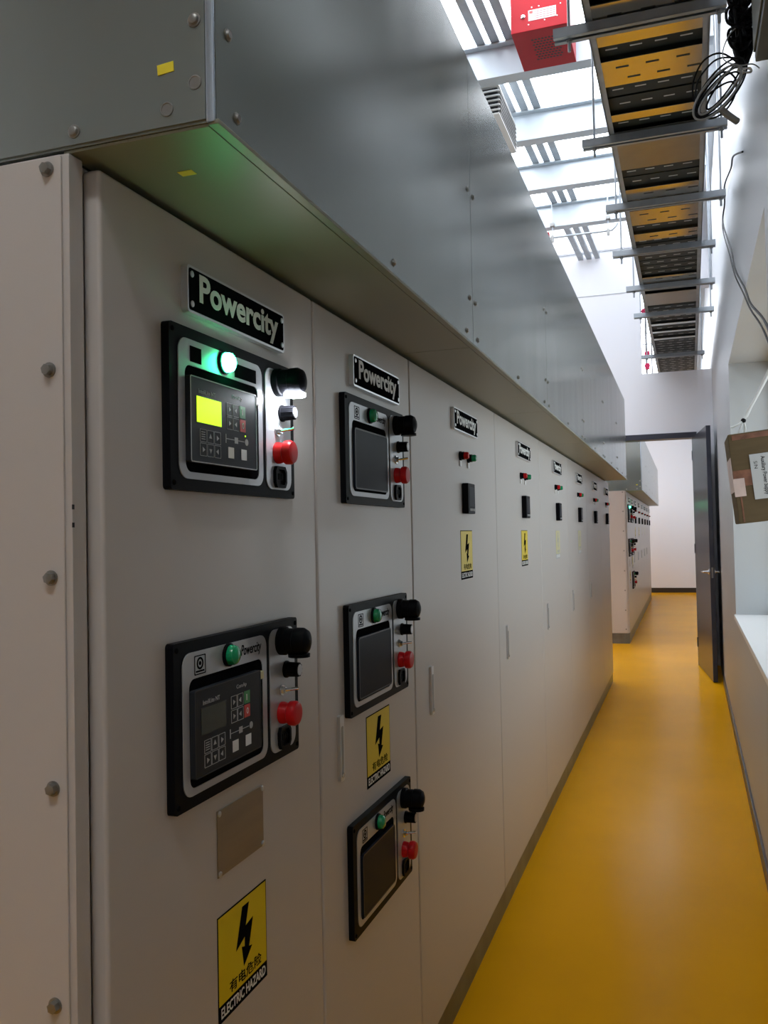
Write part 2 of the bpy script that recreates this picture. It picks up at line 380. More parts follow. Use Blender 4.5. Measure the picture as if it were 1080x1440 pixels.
def control_panel(root, y, z, style, lit=False):
    """style 'controller' or 'screen'"""
    W, Hh = .408, .237
    def P(a, b): return (y + a, z + b)
    p = MB().prism_x(rr(y, y + W, z, z + Hh, .006), 0, .013).build('control_panel', M['black'], root)
    x = .013
    def R(a0, a1, b0, b1, r, n=6): return rr(y + a0, y + a1, z + b0, z + b1, r, n)
    MB().ring_x(R(.021, .281, .017, .220, .020), R(.037, .265, .027, .182, .014), x, x + .0016).build('silver_frame', M['silver'], p)
    MB().prism_x(R(.293, .392, .014, .224, .020), x, x + .0016).build('silver_strip', M['silver'], p)
    xs = x + .0016
    if lit:
        MB().box(xs, xs + .0006, y + .052, y + .083, z + .188, z + .211).build('logo', M['blackm'], p)
        MB().box(xs, xs + .0006, y + .185, y + .258, z + .187, z + .209).build('logo', M['blackm'], p)
    else:
        mb = MB(); mb.ring_x(rr(y + .052, y + .083, z + .186, z + .214, .001, 1), rr(y + .0535, y + .0815, z + .1875, z + .2125, .001, 1), xs, xs + .0005)
        c = (y + .0675, z + .202)
        mb.ring_x([(c[0] + .009 * math.cos(t * PI / 10), c[1] + .009 * math.sin(t * PI / 10)) for t in range(20)],
                  [(c[0] + .006 * math.cos(t * PI / 10), c[1] + .006 * math.sin(t * PI / 10)) for t in range(20)], xs, xs + .0005)
        mb.cyl((xs, c[0], c[1]), (xs + .0005, c[0], c[1]), .003, seg=12)
        mb.box(xs, xs + .0005, y + .056, y + .079, z + .1895, z + .192)
        mb.build('logo', M['blackm'], p)
        t = MB(); add_text_x(t, 'Powercity', xs, y + .192, y + .262, z + .190, z + .212, bold=.012, shear=.25)
        t.build('lettering', M['blackm'], p, smooth=False)
    # indicator lamp
    MB().lathe((xs, y + .150, z + .203), (1, 0, 0), [(0, .0180), (.004, .0180), (.005, .0160)], 24).build('lamp_collar', M['black'], p)
    MB().lathe((xs + .004, y + .150, z + .203), (1, 0, 0), [(0, .0154), (.006, .0154), (.0105, .0140), (.0135, .010), (.0145, .003)], 24).build(
        'indicator_lamp', M['greenlit'] if lit else M['green'], p)
    # recess / controller
    MB().prism_x(R(.0372, .2648, .0272, .1818, .0138), x, x + .0007).build('panel_window', M['blackm'], p)
    if style == 'controller':
        c0, c1, d0, d1_ = .037 + .002, .243, .041, .166
        MB().prism_x(R(c0, c1, d0, d1_, .003), x + .0007, x + .009).build('controller', M['ctrl'], p)
        xc = x + .009
        MB().ring_x(R(c0, c1, d0, d1_, .003, 2), R(c0 + .0016, c1 - .0016, d0 + .0016, d1_ - .0016, .002, 2), xc, xc + .0006).build('controller_rim', M['grey'] if lit else M['keydark'], p)
        MB().box(xc, xc + .0006, y + .056, y + .127, z + .100, z + .138).build('display', M['lcdlit'] if lit else M['lcd'], p)
        t = MB(); add_text_x(t, 'InteliLite NT', xc, y + .062, y + .110, z + .1425, z + .149); t.build('lettering', M['grey'], p, smooth=False)
        t = MB(); add_text_x(t, 'ComAp', xc, y + .162, y + .194, z + .147, z + .155); t.build('lettering', M['grey'], p, smooth=False)
        t = MB()
        # key outlines and icons
        def outl(a0, a1, b0, b1): t.ring_x(rr(y + a0, y + a1, z + b0, z + b1, .0006, 1), rr(y + a0 + .0007, y + a1 - .0007, z + b0 + .0007, z + b1 - .0007, .0005, 1), xc, xc + .0004)
        def tri(a, b, s, k):
            v = [(a + s * math.cos(k + j * 2 * PI / 3), b + s * math.sin(k + j * 2 * PI / 3)) for j in range(3)]
            t.prism_x([(y + q, z + w) for q, w in v], xc, xc + .0004)
        for i in range(3):
            for j in range(2):
                a = .064 + i * .0207; b = .0515 + j * .0205
                outl(a, a + .0190, b, b + .0190)
                if (i, j) == (0, 1):
                    for q in range(4): t.box(xc, xc + .0004, y + a + .004, y + a + .015, z + b + .004 + q * .0034, z + b + .0052 + q * .0034)
                else: tri(a + .0095, b + .0095, .0046, [0, PI / 2, -PI / 2, PI / 2, PI, 0][i * 2 + j])
        for i in range(2):
            for j in range(2):
                a = .144 + i * .0205; b = .099 + j * .0215
                outl(a, a + .0185, b, b + .0195); tri(a + .0092, b + .0097, .0045, PI * i)
        t.box(xc, xc + .0004, y + .140, y + .2, z + .0835, z + .0845); t.cyl((xc, y + .208, z + .084), (xc + .0004, y + .208, z + .084), .0055, seg=14)
        t.box(xc, xc + .0004, y + .168, y + .179, z + .079, z + .0885); t.box(xc, xc + .0004, y + .139, y + .1415, z + .077, z + .091)
        t.build('controller_print', M['grey'], p, smooth=False)
        for a, mt, g in ((.121, 'keygreen', 'I'), (.0995, 'keyred', 'O')):
            k = MB().box(xc, xc + .0006, y + .186, y + .2045, z + a, z + a + .0195).build('key', M[mt], p)
            t = MB(); add_text_x(t, g, xc + .0007, y + .1925, y + (.1945 if g == 'I' else .1985), z + a + .005, z + a + .0145); t.build('key_mark', M['white'], p, smooth=False)
        for a in (.147, .189): MB().box(xc, xc + .0006, y + a, y + a + .018, z + .0545, z + .0715).build('key', M['label'], p)
        MB().box(x + .0016, x + .0085, y + .246, y + .257, z + .150, z + .163, bev=.001).build('latch', M['label'] if lit else M['paleyellow'], p)
        if lit: MB().cyl((xc, y + .203, z + .0935), (xc + .001, y + .203, z + .0935), .0014, seg=10).build('status_light', M['lcdlit'], p)
    else:
        MB().prism_x(R(.041, .258, .032, .165, .008), x + .0007, x + .006).build('screen', M['glassdark'], p)
        MB().ring_x(R(.041, .258, .032, .165, .008), R(.044, .255, .035, .162, .006), x + .006, x + .0066).build('screen_rim', M['keydark'], p)
    # hooded panel light
    hy, hz = y + .338, z + .202
    mb = MB(); mb.lathe((xs, hy, hz), (1, 0, 0), [(0, .0245), (.010, .0245), (.012, .022), (.028, .022), (.029, .0235), (.042, .0235), (.050, .019), (.054, .010), (.055, .001)], 28)
    hd = mb.build('panel_light', M['black'], p)
    mb = MB()
    pts = [(.016 + .035 * math.cos(t) * .55 + .018, .0195 * math.sin(t)) for t in [2 * PI * i / 24 for i in range(24)]]
    a = [mb.bm.verts.new((xs + q, hy + w, hz - .0215)) for q, w in pts]; b = [mb.bm.verts.new((xs + q, hy + w * .92, hz - .0272)) for q, w in pts]
    n = len(a)
    for i in range(n): mb.bm.faces.new((a[i], a[(i + 1) % n], b[(i + 1) % n], b[i]))
    mb.bm.faces.new(a); mb.bm.faces.new(b)
    mb.build('panel_light_lens', M['ledlit'] if lit else M['black'], p)
    # knob
    ky, kz = y + .356, z + .150
    mb = MB(); mb.lathe((xs, ky, kz), (1, 0, 0), [(0, .015), (.003, .015), (.004, .0125), (.026, .0115)], 20)
    for i in range(10):
        t_ = 2 * PI * i / 10
        mb.cyl((xs + .004, ky + .0118 * math.cos(t_), kz + .0118 * math.sin(t_)), (xs + .026, ky + .011 * math.cos(t_), kz + .011 * math.sin(t_)), .0016, seg=6)
    mb.build('knob', M['black'], p)
    MB().cyl((xs + .026, ky, kz), (xs + .027, ky, kz), .0095, seg=20).build('knob_cap', M['knobcap'], p)
    # toggle
    ty, tz = y + .336, z + .117
    mb = MB(); mb.lathe((xs, ty, tz), (1, 0, 0), [(0, .0105), (.003, .0105), (.003, .007), (.009, .006)], 6)
    mb.tube([(xs + .006, ty, tz), (xs + .030, ty + .006, tz + .003)], .0028, 10, smooth=False)
    mb.build('toggle_switch', M['chrome'], p)
    # emergency stop
    ey, ez = y + .336, z + .078
    mb = MB(); mb.lathe((xs, ey, ez), (1, 0, 0), [(0, .019), (.004, .019), (.014, .0165), (.017, .021), (.026, .0215), (.031, .0185), (.033, .010)], 26)
    mb.build('stop_button', M['red'], p)
    # socket
    sy, sz = y + .340, z + .036
    hexa = [(sy - .016, sz - .019), (sy + .016, sz - .019), (sy + .022, sz - .010), (sy + .022, sz + .010), (sy + .016, sz + .0185), (sy - .016, sz + .0185), (sy - .022, sz + .010), (sy - .022, sz - .010)]
    mb = MB(); inner = [(sy + (a_ - sy) * .72, sz + (b_ - sz) * .72) for a_, b_ in hexa]
    mb.ring_x(hexa, inner, xs, xs + .006); mb.prism_x(inner, xs, xs + .001)
    for q in (-.007, 0, .007): mb.box(xs + .001, xs + .004, sy + q - .0012, sy + q + .0012, sz - .005, sz + .006)
    mb.build('power_socket', M['black'], p)
    # corner screws of the housing
    for (a, b) in ((.008, .010), (W - .008, .010), (.008, Hh - .010), (W - .008, Hh - .010)):
        screw_x(x, y + a, z + b, .0038, .0018).build('screw', M['blackm'], p)
    return p

def hazard_label(root, y, z, W=.162, Hh=.160, glare=False):  # pale variant has the glare put into its colours
    base = MB().box(0, .0007, y, y + W, z, z + Hh).build('hazard_label', M['blackm'] if not glare else M['grey'], root)
    b = .0022
    MB().box(.0007, .0010, y + b, y + W - b, z + Hh * .165, z + Hh - b).build('label_face', M['paleyellow'] if glare else M['yellow'], base)
    pts = [(.48, .08), (.62, .08), (.545, .29), (.70, .26), (.61, .52), (.675, .535), (.50, .67), (.46, .465), (.52, .485), (.525, .39), (.345, .46)]
    mk = MB(); mk.prism_x([(y + u * W, z + Hh * (1 - v)) for u, v in pts][::-1], .0010, .0013)
    add_text_x(mk, '有电危险', .0010, y + .21 * W, y + .87 * W, z + Hh * .195, z + Hh * .315, bold=.012, thick=.0003)
    mk.build('label_print', M['blackm'] if not glare else M['grey'], base, smooth=False)
    t = MB(); add_text_x(t, 'ELECTRIC HAZARD', .0007, y + .05 * W, y + .96 * W, z + Hh * .035, z + Hh * .135, bold=.022, thick=.0003)
    t.build('lettering', M['white'], base, smooth=False)

def push_button(root, y, z, m):
    p = MB().lathe((0, y, z), (1, 0, 0), [(0, .0150), (.006, .0150), (.007, .0130), (.016, .0130)], 20).build('push_button', M['black'], root)
    MB().lathe((.014, y, z), (1, 0, 0), [(0, .0118), (.012, .0118), (.016, .009), (.0165, .002)], 20).build('button_cap', m, p)
    MB().box(0, .004, y - .012, y + .012, z - .034, z - .016).build('button_label', M['label'], p)

def meter(root, y, z):
    p = MB().box(0, .022, y, y + .096, z, z + .1, bev=.003).build('meter', M['black'], root)
    MB().box(.022, .0226, y + .014, y + .082, z + .024, z + .088).build('meter_display', M['glassdark'], p)
    for i in range(4): MB().box(.022, .024, y + .016 + i * .018, y + .025 + i * .018, z + .009, z + .017).build('meter_key', M['grey'], p)

def door_handle(root, y, z0=.948, z1=1.082):
    p = MB().prism_x(rr(y, y + .022, z0, z1, .004), 0, .007).build('door_handle', M['alu'], root)
    MB().prism_x(rr(y + .006, y + .016, z0 + .008, z1 - .022, .003), .007, .0078).build('handle_recess', M['gcable'], p)
    MB().lathe((.007, y + .011, z0 + .012), (1, 0, 0), [(0, .005), (.0025, .005)], 14).build('lock', M['chrome'], p)

def cabinet(y0, y1, style, label, hazard=None, handle=True, end=False):
    root = thing('electrical_cabinet', label, 'electrical cabinet', (XF, y0, 0))
    W = y1 - y0
    s = -.028
    MB().box(-.78, -.031, 0 if not end else -.032, W - .001, .086, 1.93, bev=.002).build('cabinet_body', M['cab'], root)
    MB().box(-DX, 0, .003, W - .003, .090, ZT - .004, bev=.0055, seg=3).build('cabinet_door', M['cab'], root)
    if end:
        MB().box(-.06, -.018, -.0325, -.006, .087, 1.929, bev=.0015).build('frame_post', M['cab'], root)
        sp = MB().box(-.775, -.0275, -.036, -.0325, .09, 1.926, bev=.001).build('side_panel', M['cab'], root)
        for z in (1.911, 1.662, 1.407, 1.152, .893, .64, .385, .14):
            mb = MB(); mb.lathe((-.047, -.036, z), (0, -1, 0), [(0, .0085), (.0015, .0085), (.0016, .0072), (.008, .0068), (.0085, .005)], 6)
            mb.cyl((-.047, -.036, z), (-.047, -.0375, z), .0095, seg=20)
            mb.build('bolt', M['zinc'], sp)
        for z, dx in ((1.49, 0), (1.468, .0005)):
            MB().box(-.0183, -.0176, -.033, -.029, z, z + .006).build('paint_chip', M['dark'], sp)
    if style == 'A':
        name_plate(root, 1.107 - .917, 1.783)
        control_panel(root, 1.053 - .917, 1.521, 'controller', True)
        control_panel(root, 1.053 - .917, 1.069, 'controller', False)
        rp = MB().box(0, .002, 1.186 - .917, 1.338 - .917, .935, 1.036, bev=.0006).build('rating_plate', M['brass'], root)
        for a in (1.191, 1.333):
            for b in (.940, 1.031): screw_x(.002, a - .917, b, .0045, .0025).build('screw', M['alu'], rp)
        hazard_label(root, 1.183 - .917, .716)
    elif style == 'B':
        name_plate(root, 1.783 - 1.589, 1.780)
        for z in (1.521, 1.068, .606): control_panel(root, 1.721 - 1.589, z, 'screen', False)
        hazard_label(root, 1.848 - 1.589, .885)
    else:
        name_plate(root, .440, 1.783)
        push_button(root, .545, 1.706, M['red']); push_button(root, .655, 1.706, M['green'])
        meter(root, .548 + .015, 1.518)
        if hazard: hazard_label(root, .530, 1.303, glare=(hazard == 'glare'))
    if handle: door_handle(root, .088 if style == 'B' else .135)
    return root

edges = [.917, 1.589, 2.230, 3.345, 4.445, 5.545, 6.665, 7.790, 8.74]
info = [('A', 'nearest grey cabinet of the near row, two control panels, green lamp and white light lit', None, False),
        ('B', 'grey cabinet with three dark-screened control panels one above another, second in the near row', None, True),
        ('C', 'third grey cabinet in the near row, yellow hazard label, beside the three-panel cabinet', 'y', True),
        ('C', 'fourth grey cabinet in the near row, last one with a strong yellow hazard label', 'y', True),
        ('C', 'fifth grey cabinet in the near row, the nearer of two with a hazard label painted pale with glare', 'glare', True),
        ('C', 'sixth grey cabinet in the near row, the farther of two with a hazard label painted pale with glare', 'glare', True),
        ('C', 'second to last grey cabinet at the far end of the near row, without hazard label', None, True),
        ('C', 'last and narrowest grey cabinet at the far end of the near row, before the doorway', None, False)]
row = []
for i, (st, lab, hz, hd) in enumerate(info):
    row.append(cabinet(edges[i], edges[i + 1], st, lab, hz, hd, end=(i == 0)))
mb = MB(); mb.box(-1.46, -.690, .882, 8.74, 0, .085, bev=.002)
tag(mb.build('cabinet_plinth', M['plinth']), 'long dark steel plinth under the near row of cabinets', 'plinth')

far_labels = ['nearest cabinet of the far row through the doorway, with the lit green lamp',
              'second cabinet of the far row through the doorway, with three control panels',
              'third cabinet of the far row through the doorway, just past the three-panel one',
              'fourth cabinet of the far row, in the middle of the row beyond the doorway',
              'fifth cabinet of the far row beyond the doorway, fourth from the white wall',
              'sixth cabinet of the far row beyond the doorway, third from the white wall',
              'seventh cabinet of the far row beyond the doorway, one before the last',
              'last cabinet of the far row, closest to the far white wall']
SH = 10.85
for r, lab in zip(row, far_labels):
    c = copy_tree(r); c['label'] = lab
    c.location = (XF - .012, r.location.y + SH, .045)
    for ch in c.children:
        for g in ch.children:
            kind = g.name.split('.')[0]
            if kind in ('panel_light_lens', 'display') and g.data.materials[0].name in ('led_lens_lit', 'lcd_lit'):
                g.data = g.data.copy(); g.data.materials[0] = M['black'] if kind == 'panel_light_lens' else M['lcd']
mb = MB(); mb.box(-1.47, -.702, .882 + SH, 8.74 + SH, 0, .130, bev=.002)
tag(mb.build('cabinet_plinth', M['plinth']), 'grey steel plinth under the far row of cabinets beyond the doorway', 'plinth')

# ------------------------------------------------------------------ steel enclosure boxes over the cabinets
BX, BZ0, BZ1 = -.500, 1.932, 2.69
def enclosure(label, y0, y1, seams):
    root = thing('busbar_enclosure', label, 'steel enclosure', (BX, y0, BZ0))
    L = y1 - y0; HH = BZ1 - BZ0
    MB().box(-.96, -.004, .003, L, .003, HH, bev=.001).build('enclosure_core', M['box'], root)
    ep = MB(); ep.box(-.96, -.012, 0, .003, .006, HH, bev=.0012)
    ep = ep.build('end_panel', M['box'], root)
    for (x, z) in ((-.025, .125), (-.195, .022), (-.025, .62), (-.25, .62), (-.45, .022), (-.7, .022)):
        mb = MB(); mb.lathe((x, 0, z), (0, -1, 0), [(0, .0085), (.001, .0085), (.0012, .0065), (.004, .0055), (.0055, .003)], 16)
        b = mb.build('bolt', M['zinc'], ep)
        MB().cyl((x, -.005, z), (x, -.0057, z), .0016, seg=8).build('bolt_recess', M['dark'], b) if False else None
    for (x, z) in ((-.025, .051), (-.063, .026)):
        mb = MB(); mb.lathe((x, 0, z), (0, -1, 0), [(0, .0085), (.0012, .0085), (.0014, .007), (.0008, .0065)], 20)
        mb.build('plug', M['zinc'], ep)
    mb = MB(); T_ = Matrix.Translation((-.064, -.0006, .075)) @ Matrix.Rotation(math.radians(-4), 4, 'Y')
    mb.box(-.011, .011, -.0005, .0004, -.006, .006, T=T_); mb.build('yellow_tape', M['ytape'], ep)
    MB().box(-.011, 0, -.001, .004, .001, HH, bev=.002).build('corner_strip', M['edge'], root)
    cuts = [0.004] + [s - y0 for s in seams] + [L]
    for a, b in zip(cuts, cuts[1:]):
        p = MB().box(-.004, 0, a + .0012, b - .0012, .005, HH, bev=.0008).build('front_panel', M['box'], root)
        for (yy, zz) in ((a + .05, .028), (b - .07, .028), ((a + b) / 2, .028), (a + .03, .12), (b - .03, .12), (b - .03, .40), (a + .03, .40)):
            mb = MB(); mb.lathe((0, yy, zz), (1, 0, 0), [(0, .0075), (.001, .0075), (.0012, .006), (.004, .0045)], 12); mb.build('bolt', M['zinc'], p)
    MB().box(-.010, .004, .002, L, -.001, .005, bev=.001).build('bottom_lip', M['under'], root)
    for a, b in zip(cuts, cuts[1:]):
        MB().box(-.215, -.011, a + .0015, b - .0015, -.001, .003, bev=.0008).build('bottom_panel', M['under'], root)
    return root
b1 = enclosure('long grey steel enclosure running along above the near row of cabinets', .885, 8.52, [2.20, 3.49, 4.82, 6.1, 7.35])
mb = MB(); mb.box(-.114, -.093, .102, .116, -.0016, -.0009); mb.build('yellow_tape', M['ytape'], b1)
b2 = copy_tree(b1); b2['label'] = 'grey steel enclosure above the far row of cabinets, seen through the doorway'
b2.location = (BX, 11.78, BZ0 + .04)

# ------------------------------------------------------------------ roof steel
ords = ['nearest', 'second', 'third', 'farthest']
behind = ['nearest grey roof beam, with the red ventilated box in front of it', 'second grey roof beam, seen past the louvred vent casing',
          'third grey roof beam from the camera, between two empty bright bays', 'farthest grey roof beam, with the thin pipe hung below it']
for k, y in enumerate((5.36, 6.30, 7.24, 8.18)):
    mb = MB(); z0, z1 = 4.28, 4.50
    mb.box(-3.1, .24, y - .05, y + .05, z0, z0 + .012, bev=.002); mb.box(-3.1, .24, y - .05, y + .05, z1 - .012, z1, bev=.002); mb.box(-3.1, .24, y - .005, y + .005, z0 + .012, z1 - .012)
    tag(mb.build('steel_beam', M['beam']), behind[k], 'roof beam', 'steel beams below the roof light')
for x, w in ((-1.075, 'left of three parallel grey rails under the roof light, nearest the steel enclosure'), (-.985, 'middle of three parallel grey rails under the roof light'),
             (-.895, 'right of three parallel grey rails under the roof light, nearest the cable tray')):
    mb = MB(); T_ = Matrix.Translation((x, 7.2, 0)) @ Matrix.Rotation(-.022, 4, 'Z')
    mb.box(-.028, .028, -2.6, 2.78, 4.5005, 4.545, bev=.003, T=T_)
    tag(mb.build('roof_rail', M['galv']), w, 'roof rail', 'rails under the roof light')

# red ventilated box
ru = thing('ventilated_box', 'red metal box with white label and round vent holes in front of a roof beam', 'red box', (-.85, 4.875, 4.275))
W_, D_, H_ = .315, .43, .40
MB().box(0, W_, 0, D_, 0, H_ - .125, bev=.004).build('box_body', M['redm'], ru)
MB().box(.10, .255, -.0012, 0, .055, .115).build('rating_label', M['grey'], ru)
mb = MB()
for i in range(4): mb.box(.135, .25, -.0016, -.0012, .064 + i * .012, .067 + i * .012)
mb.box(.106, .125, -.0016, -.0012, .095, .110)
mb.build('label_print', M['keyred'], ru)
MB().lathe((.07, 0, .085), (0, -1, 0), [(0, .012), (.004, .012), (.006, .008), (.012, .007)], 16).build('latch', M['chrome'], ru)
holes = MB()
for i in range(8):
    for j in range(9):
        a, b = .105 + i * .019 + (j % 2) * .0095, .10 + j * .027
        holes.cyl((a, b, -.0006), (a, b, .0006), .0078, seg=10)
holes.build('vent_grille', M['dark'], ru)
for (a, b) in ((.12, .13), (.16, .13), (.26, .055), (.28, .12), (.19, .045), (.1, .035)):
    MB().lathe((a, 0, b), (0, -1, 0), [(0, .004), (.003, .003)], 10).build('rivet', M['label'], ru)

# louvred vent casing
lv = thing('vent_casing', 'pale vent casing with black louvres hanging beside the steel enclosure', 'vent', (-1.45, 5.52, 4.15))
mb = MB(); mb.box(0, .40, 0, .62, 0, .012, bev=.003); mb.box(0, .40, 0, .62, .188, .2, bev=.003); mb.box(0, .012, 0, .62, .012, .188); mb.box(0, .40, .608, .62, .012, .188)
mb.build('casing', M['vent'], lv)
MB().box(.03, .385, .03, .6, .012, .188).build('dark_core', M['dark'], lv)
for i in range(5):
    MB().box(.02, .402, .0, .014, .030 + i * .031, .039 + i * .031, bev=.002).build('louvre', M['vent'], lv)
for i in range(6):
    MB().box(.385, .403, .03, .61, .020 + i * .028, .027 + i * .028, bev=.001).build('side_fin', M['conduit'], lv)
for yy in (.03, .57): MB().box(.20, .22, yy, yy + .02, .2, .41).build('hanger_strap', M['galv'], lv)

# ------------------------------------------------------------------ cable tray with hangers
TZ = 3.30; TX0, TX1 = -.285, .137; TA = -.0063
TT = Matrix.Translation((0, 0, 0)) @ Matrix.Rotation(TA, 4, 'Z')
def tx(x, y): return x + .0062 * (y - 3.1)
tr = thing('cable_tray', 'long steel cable tray hung overhead along the right side of the corridor', 'cable tray', (0, 0, TZ))
tr.rotation_euler = (0, 0, TA); tr.location = (-.02, 0, TZ)
for x in (TX0, TX1):
    s_ = 1 if x < 0 else -1
    mb = MB(); mb.box(x - .004, x + .004, 2.2, 12.5, 0, .095, bev=.001); mb.box(min(x, x + s_ * .022), max(x, x + s_ * .022), 2.2, 12.5, .0, .004)
    mb.build('side_rail', M['galv'], tr)
plates = [(2.25, 2.62), (3.125, 3.405), (3.52, 3.725), (3.99, 4.055), (4.17, 4.62), (4.90, 5.06), (5.24, 5.49), (5.66, 5.80), (6.66, 6.78), (7.13, 7.50), (8.20, 8.27), (8.52, 8.58), (8.83, 8.90)]
def slots(mb, y0, y1, x0, x1):
    pass
for (a, b) in plates:
    MB().box(TX0 + .022, TX1 - .022, a, b, .002, .006, bev=.0008).build('tray_plate', M['cover'] if a in (4.17, 7.13) else M['tray'], tr)
    w = b - a
    if w > .1 and a < 7 and (a, b) != (4.17, 4.62):
        mb = MB(); rows = [a + w * .5] if w < .17 else [a + w * .28, a + w * .72]
        for yy in rows:
            for i in range(3):
                xx = TX0 + .075 + i * .115 + (.04 if yy == rows[-1] else 0)
                mb.box(xx, xx + .05, yy - .006, yy + .006, .0012, .0022)
        mb.build('tray_slots', M['dark'], tr)
prev = 2.62
gaps = []
for (a, b) in plates[1:] + [(11.4, 12.5)]:
    gaps.append((prev, a)); prev = b
for (a, b) in gaps:
    n = max(1, int(round((b - a) / .115))); st = (b - a) / n
    for i in range(n):
        y0, y1 = a + i * st + .012, a + (i + 1) * st - .004
        MB().box(TX0 + .006, TX1 - .006, y0, y1, .022, .026, bev=.0008).build('tray_rung', M['rung'], tr)
        mb = MB()
        for k in range(4):
            xx = TX0 + .045 + k * .092 + (.02 if i % 2 else 0)
            mb.box(xx, xx + .045, (y0 + y1) / 2 - .004, (y0 + y1) / 2 + .004, .0208, .0222)
        mb.build('tray_slots', M['slot'], tr)
MB().box(TX0 + .006, TX1 - .006, 2.2, 12.5, .045, .075, bev=.01).build('tray_cables', M['cable'], tr)
hang = [(3.235, 'nearest trapeze hanger under the cable tray, in front of the red box'), (4.20, 'second trapeze hanger under the cable tray, beside the wide plain plate'),
        (5.09, 'third trapeze hanger under the cable tray, level with the farthest roof beam'), (5.95, 'fourth trapeze hanger under the cable tray, against the white partition'),
        (6.85, 'fifth trapeze hanger under the cable tray, level with the joint line'), (7.73, 'sixth trapeze hanger under the cable tray, next to last before the partition'),
        (9.60, 'farthest trapeze hanger under the cable tray, at the opening in the partition')]
for k, (y, lab) in enumerate(hang):
    x0 = -.405 + (0, 0, .035, .008, .04, .05, .03)[k]; x1 = (.19, .235, .265, .24, .265, .285, .25)[k]
    h = thing('trapeze_hanger', lab, 'tray hanger', (0, y, TZ), 'trapeze hangers along the cable tray')
    mb = MB()
    mb.box(x0, x1, -.026, .026, -.006, -.002, bev=.0008); mb.box(x0, x1, -.026, -.023, -.037, -.006); mb.box(x0, x1, .023, .026, -.037, -.006); mb.box(x0, x1, -.026, -.008, -.039, -.036); mb.box(x0, x1, .008, .026, -.039, -.036)
    mb.build('strut', M['galv'], h)
    for x in (x0 + .055, x1 - .025):
        rd = MB().cyl((x, 0, -.085), (x, 0, CZ - TZ), .0055, seg=10).build('threaded_rod', M['galv'], h)
        MB().lathe((x, 0, -.051), (0, 0, 1), [(0, .011), (.011, .011)], 6).build('nut', M['conduit'], rd)

# thin pipe hung from the far beam
sp = thing('hung_pipe', 'thin grey pipe with a red alarm beacon, hung on two rods below the farthest beam', 'pipe', (0, 8.10, 4.17))
MB().tube([(-1.10, 0, 0), (-.60, 0, 0), (-.53, 0, .012), (-.49, 0, .06)], .010, 10).build('pipe', M['galv'], sp)
for x in (-1.075, -.575):
    MB().cyl((x, .02, -.03), (x, .02, .34), .006, seg=10).build('drop_rod', M['galv'], sp)
    MB().box(x - .02, x + .02, -.012, .045, .105, .135, bev=.002).build('beam_clamp', M['conduit'], sp)
    MB().lathe((x, 0, -.045), (0, 0, 1), [(0, .013), (.05, .016), (.062, .012)], 14).build('pipe_fitting', M['conduit'], sp)
ab = MB().box(-1.162, -1.102, -.025, .025, -.04, .05, bev=.006).build('alarm_beacon', M['redm'], sp)
MB().lathe((-1.132, 0, -.12), (0, 0, 1), [(0, .012), (.02, .024), (.07, .026), (.08, .02)], 18).build('beacon_lens', M['label'], ab)
mb = MB(); mb.tube([(-1.112, 0, -.08), (-1.082, 0, -.16), (-1.092, 0, -.23), (-1.032, -.02, -.27), (-.997, -.02, -.34), (-1.032, -.02, -.43)], .008, 8)
mb.build('beacon_cable', M['gcable'], ab)

# red valves and pipework seen through the opening
pw = thing('pipework', 'thin upright grey pipes with red valves beyond the partition opening', 'pipes', (-.36, 10.6, 2.6))
MB().cyl((0, 0, 0), (0, 0, CZ - 2.601), .012, seg=12).build('pipe', M['gcable'], pw)
MB().cyl((.06, 0, 0), (.06, 0, CZ - 2.601), .008, seg=12).build('pipe', M['gcable'], pw)
for z in (.6, 1.02, 1.15): MB().cyl((-.04, 0, z), (.10, 0, z), .006, seg=8).build('cross_pipe', M['gcable'], pw)
for x, z in ((.008, .76), (.010, .90), (-.012, 1.40)):
    v = MB().lathe((x, 0, z - .035), (0, 0, 1), [(0, .026), (.012, .026), (.014, .018), (.056, .018), (.058, .026), (.07, .026)], 18).build('pipe_valve', M['valve'], pw)
    MB().lathe((x, -.015, z), (0, -1, 0), [(0, .012), (.02, .010), (.02, .032), (.028, .032)], 16).build('hand_wheel', M['valve'], v)

# ------------------------------------------------------------------ cables on the right wall
def wpt(px, py, yy):
    """a point at distance yy along the corridor, from its sight line when it was surveyed"""
    d = rt * ((px - 540) / 1231.9) - up * ((py - 720) / 1231.9) + fw
    return Vector((0, 0, H)) + d * (yy / d.y)
e0 = wpt(1062, 88, 2.75)
en = thing('wall_enclosure', 'dark olive enclosure high on the right wall behind the black cable bundle', 'enclosure', (e0.x, 2.3, e0.z))
MB().box(0, rwx(2.5) - e0.x - .001, 0, .45, 0, .42, bev=.004).build('enclosure_body', M['encl'], en)
MB().box(-.006, 0, .02, .43, .02, .40, bev=.002).build('enclosure_cover', M['encl'], en)

cb = thing('cable_bundle', 'tangled bundle of black cables hanging high on the right wall', 'cables', tuple(wpt(1042, 95, 3.05)))
b0 = cb.location.copy()
mb = MB()
for i in range(24):
    p = []
    for (px, py) in ((1030 + random.uniform(-5, 28), -40), (1034 + random.uniform(-10, 30), 0), (1040 + random.uniform(-14, 26), 30), (1038 + random.uniform(-7, 22), 62), (1044 + random.uniform(-3, 5), 95)):
        p.append(wpt(px, py, 3.05 + random.uniform(-.03, .05)) - b0)
    mb.tube(p, random.uniform(.004, .007), 6)
for i in range(10):
    cx, cy = 1043 + random.uniform(-10, 16), 28 + random.uniform(-22, 28); rr_ = random.uniform(8, 17)
    mb.tube([wpt(cx + rr_ * math.cos(t) * random.uniform(.8, 1.15), cy + rr_ * math.sin(t) * random.uniform(.8, 1.2), 3.03 + random.uniform(-.02, .03)) - b0 for t in [k * PI / 4 for k in range(9)]], .005, 6)
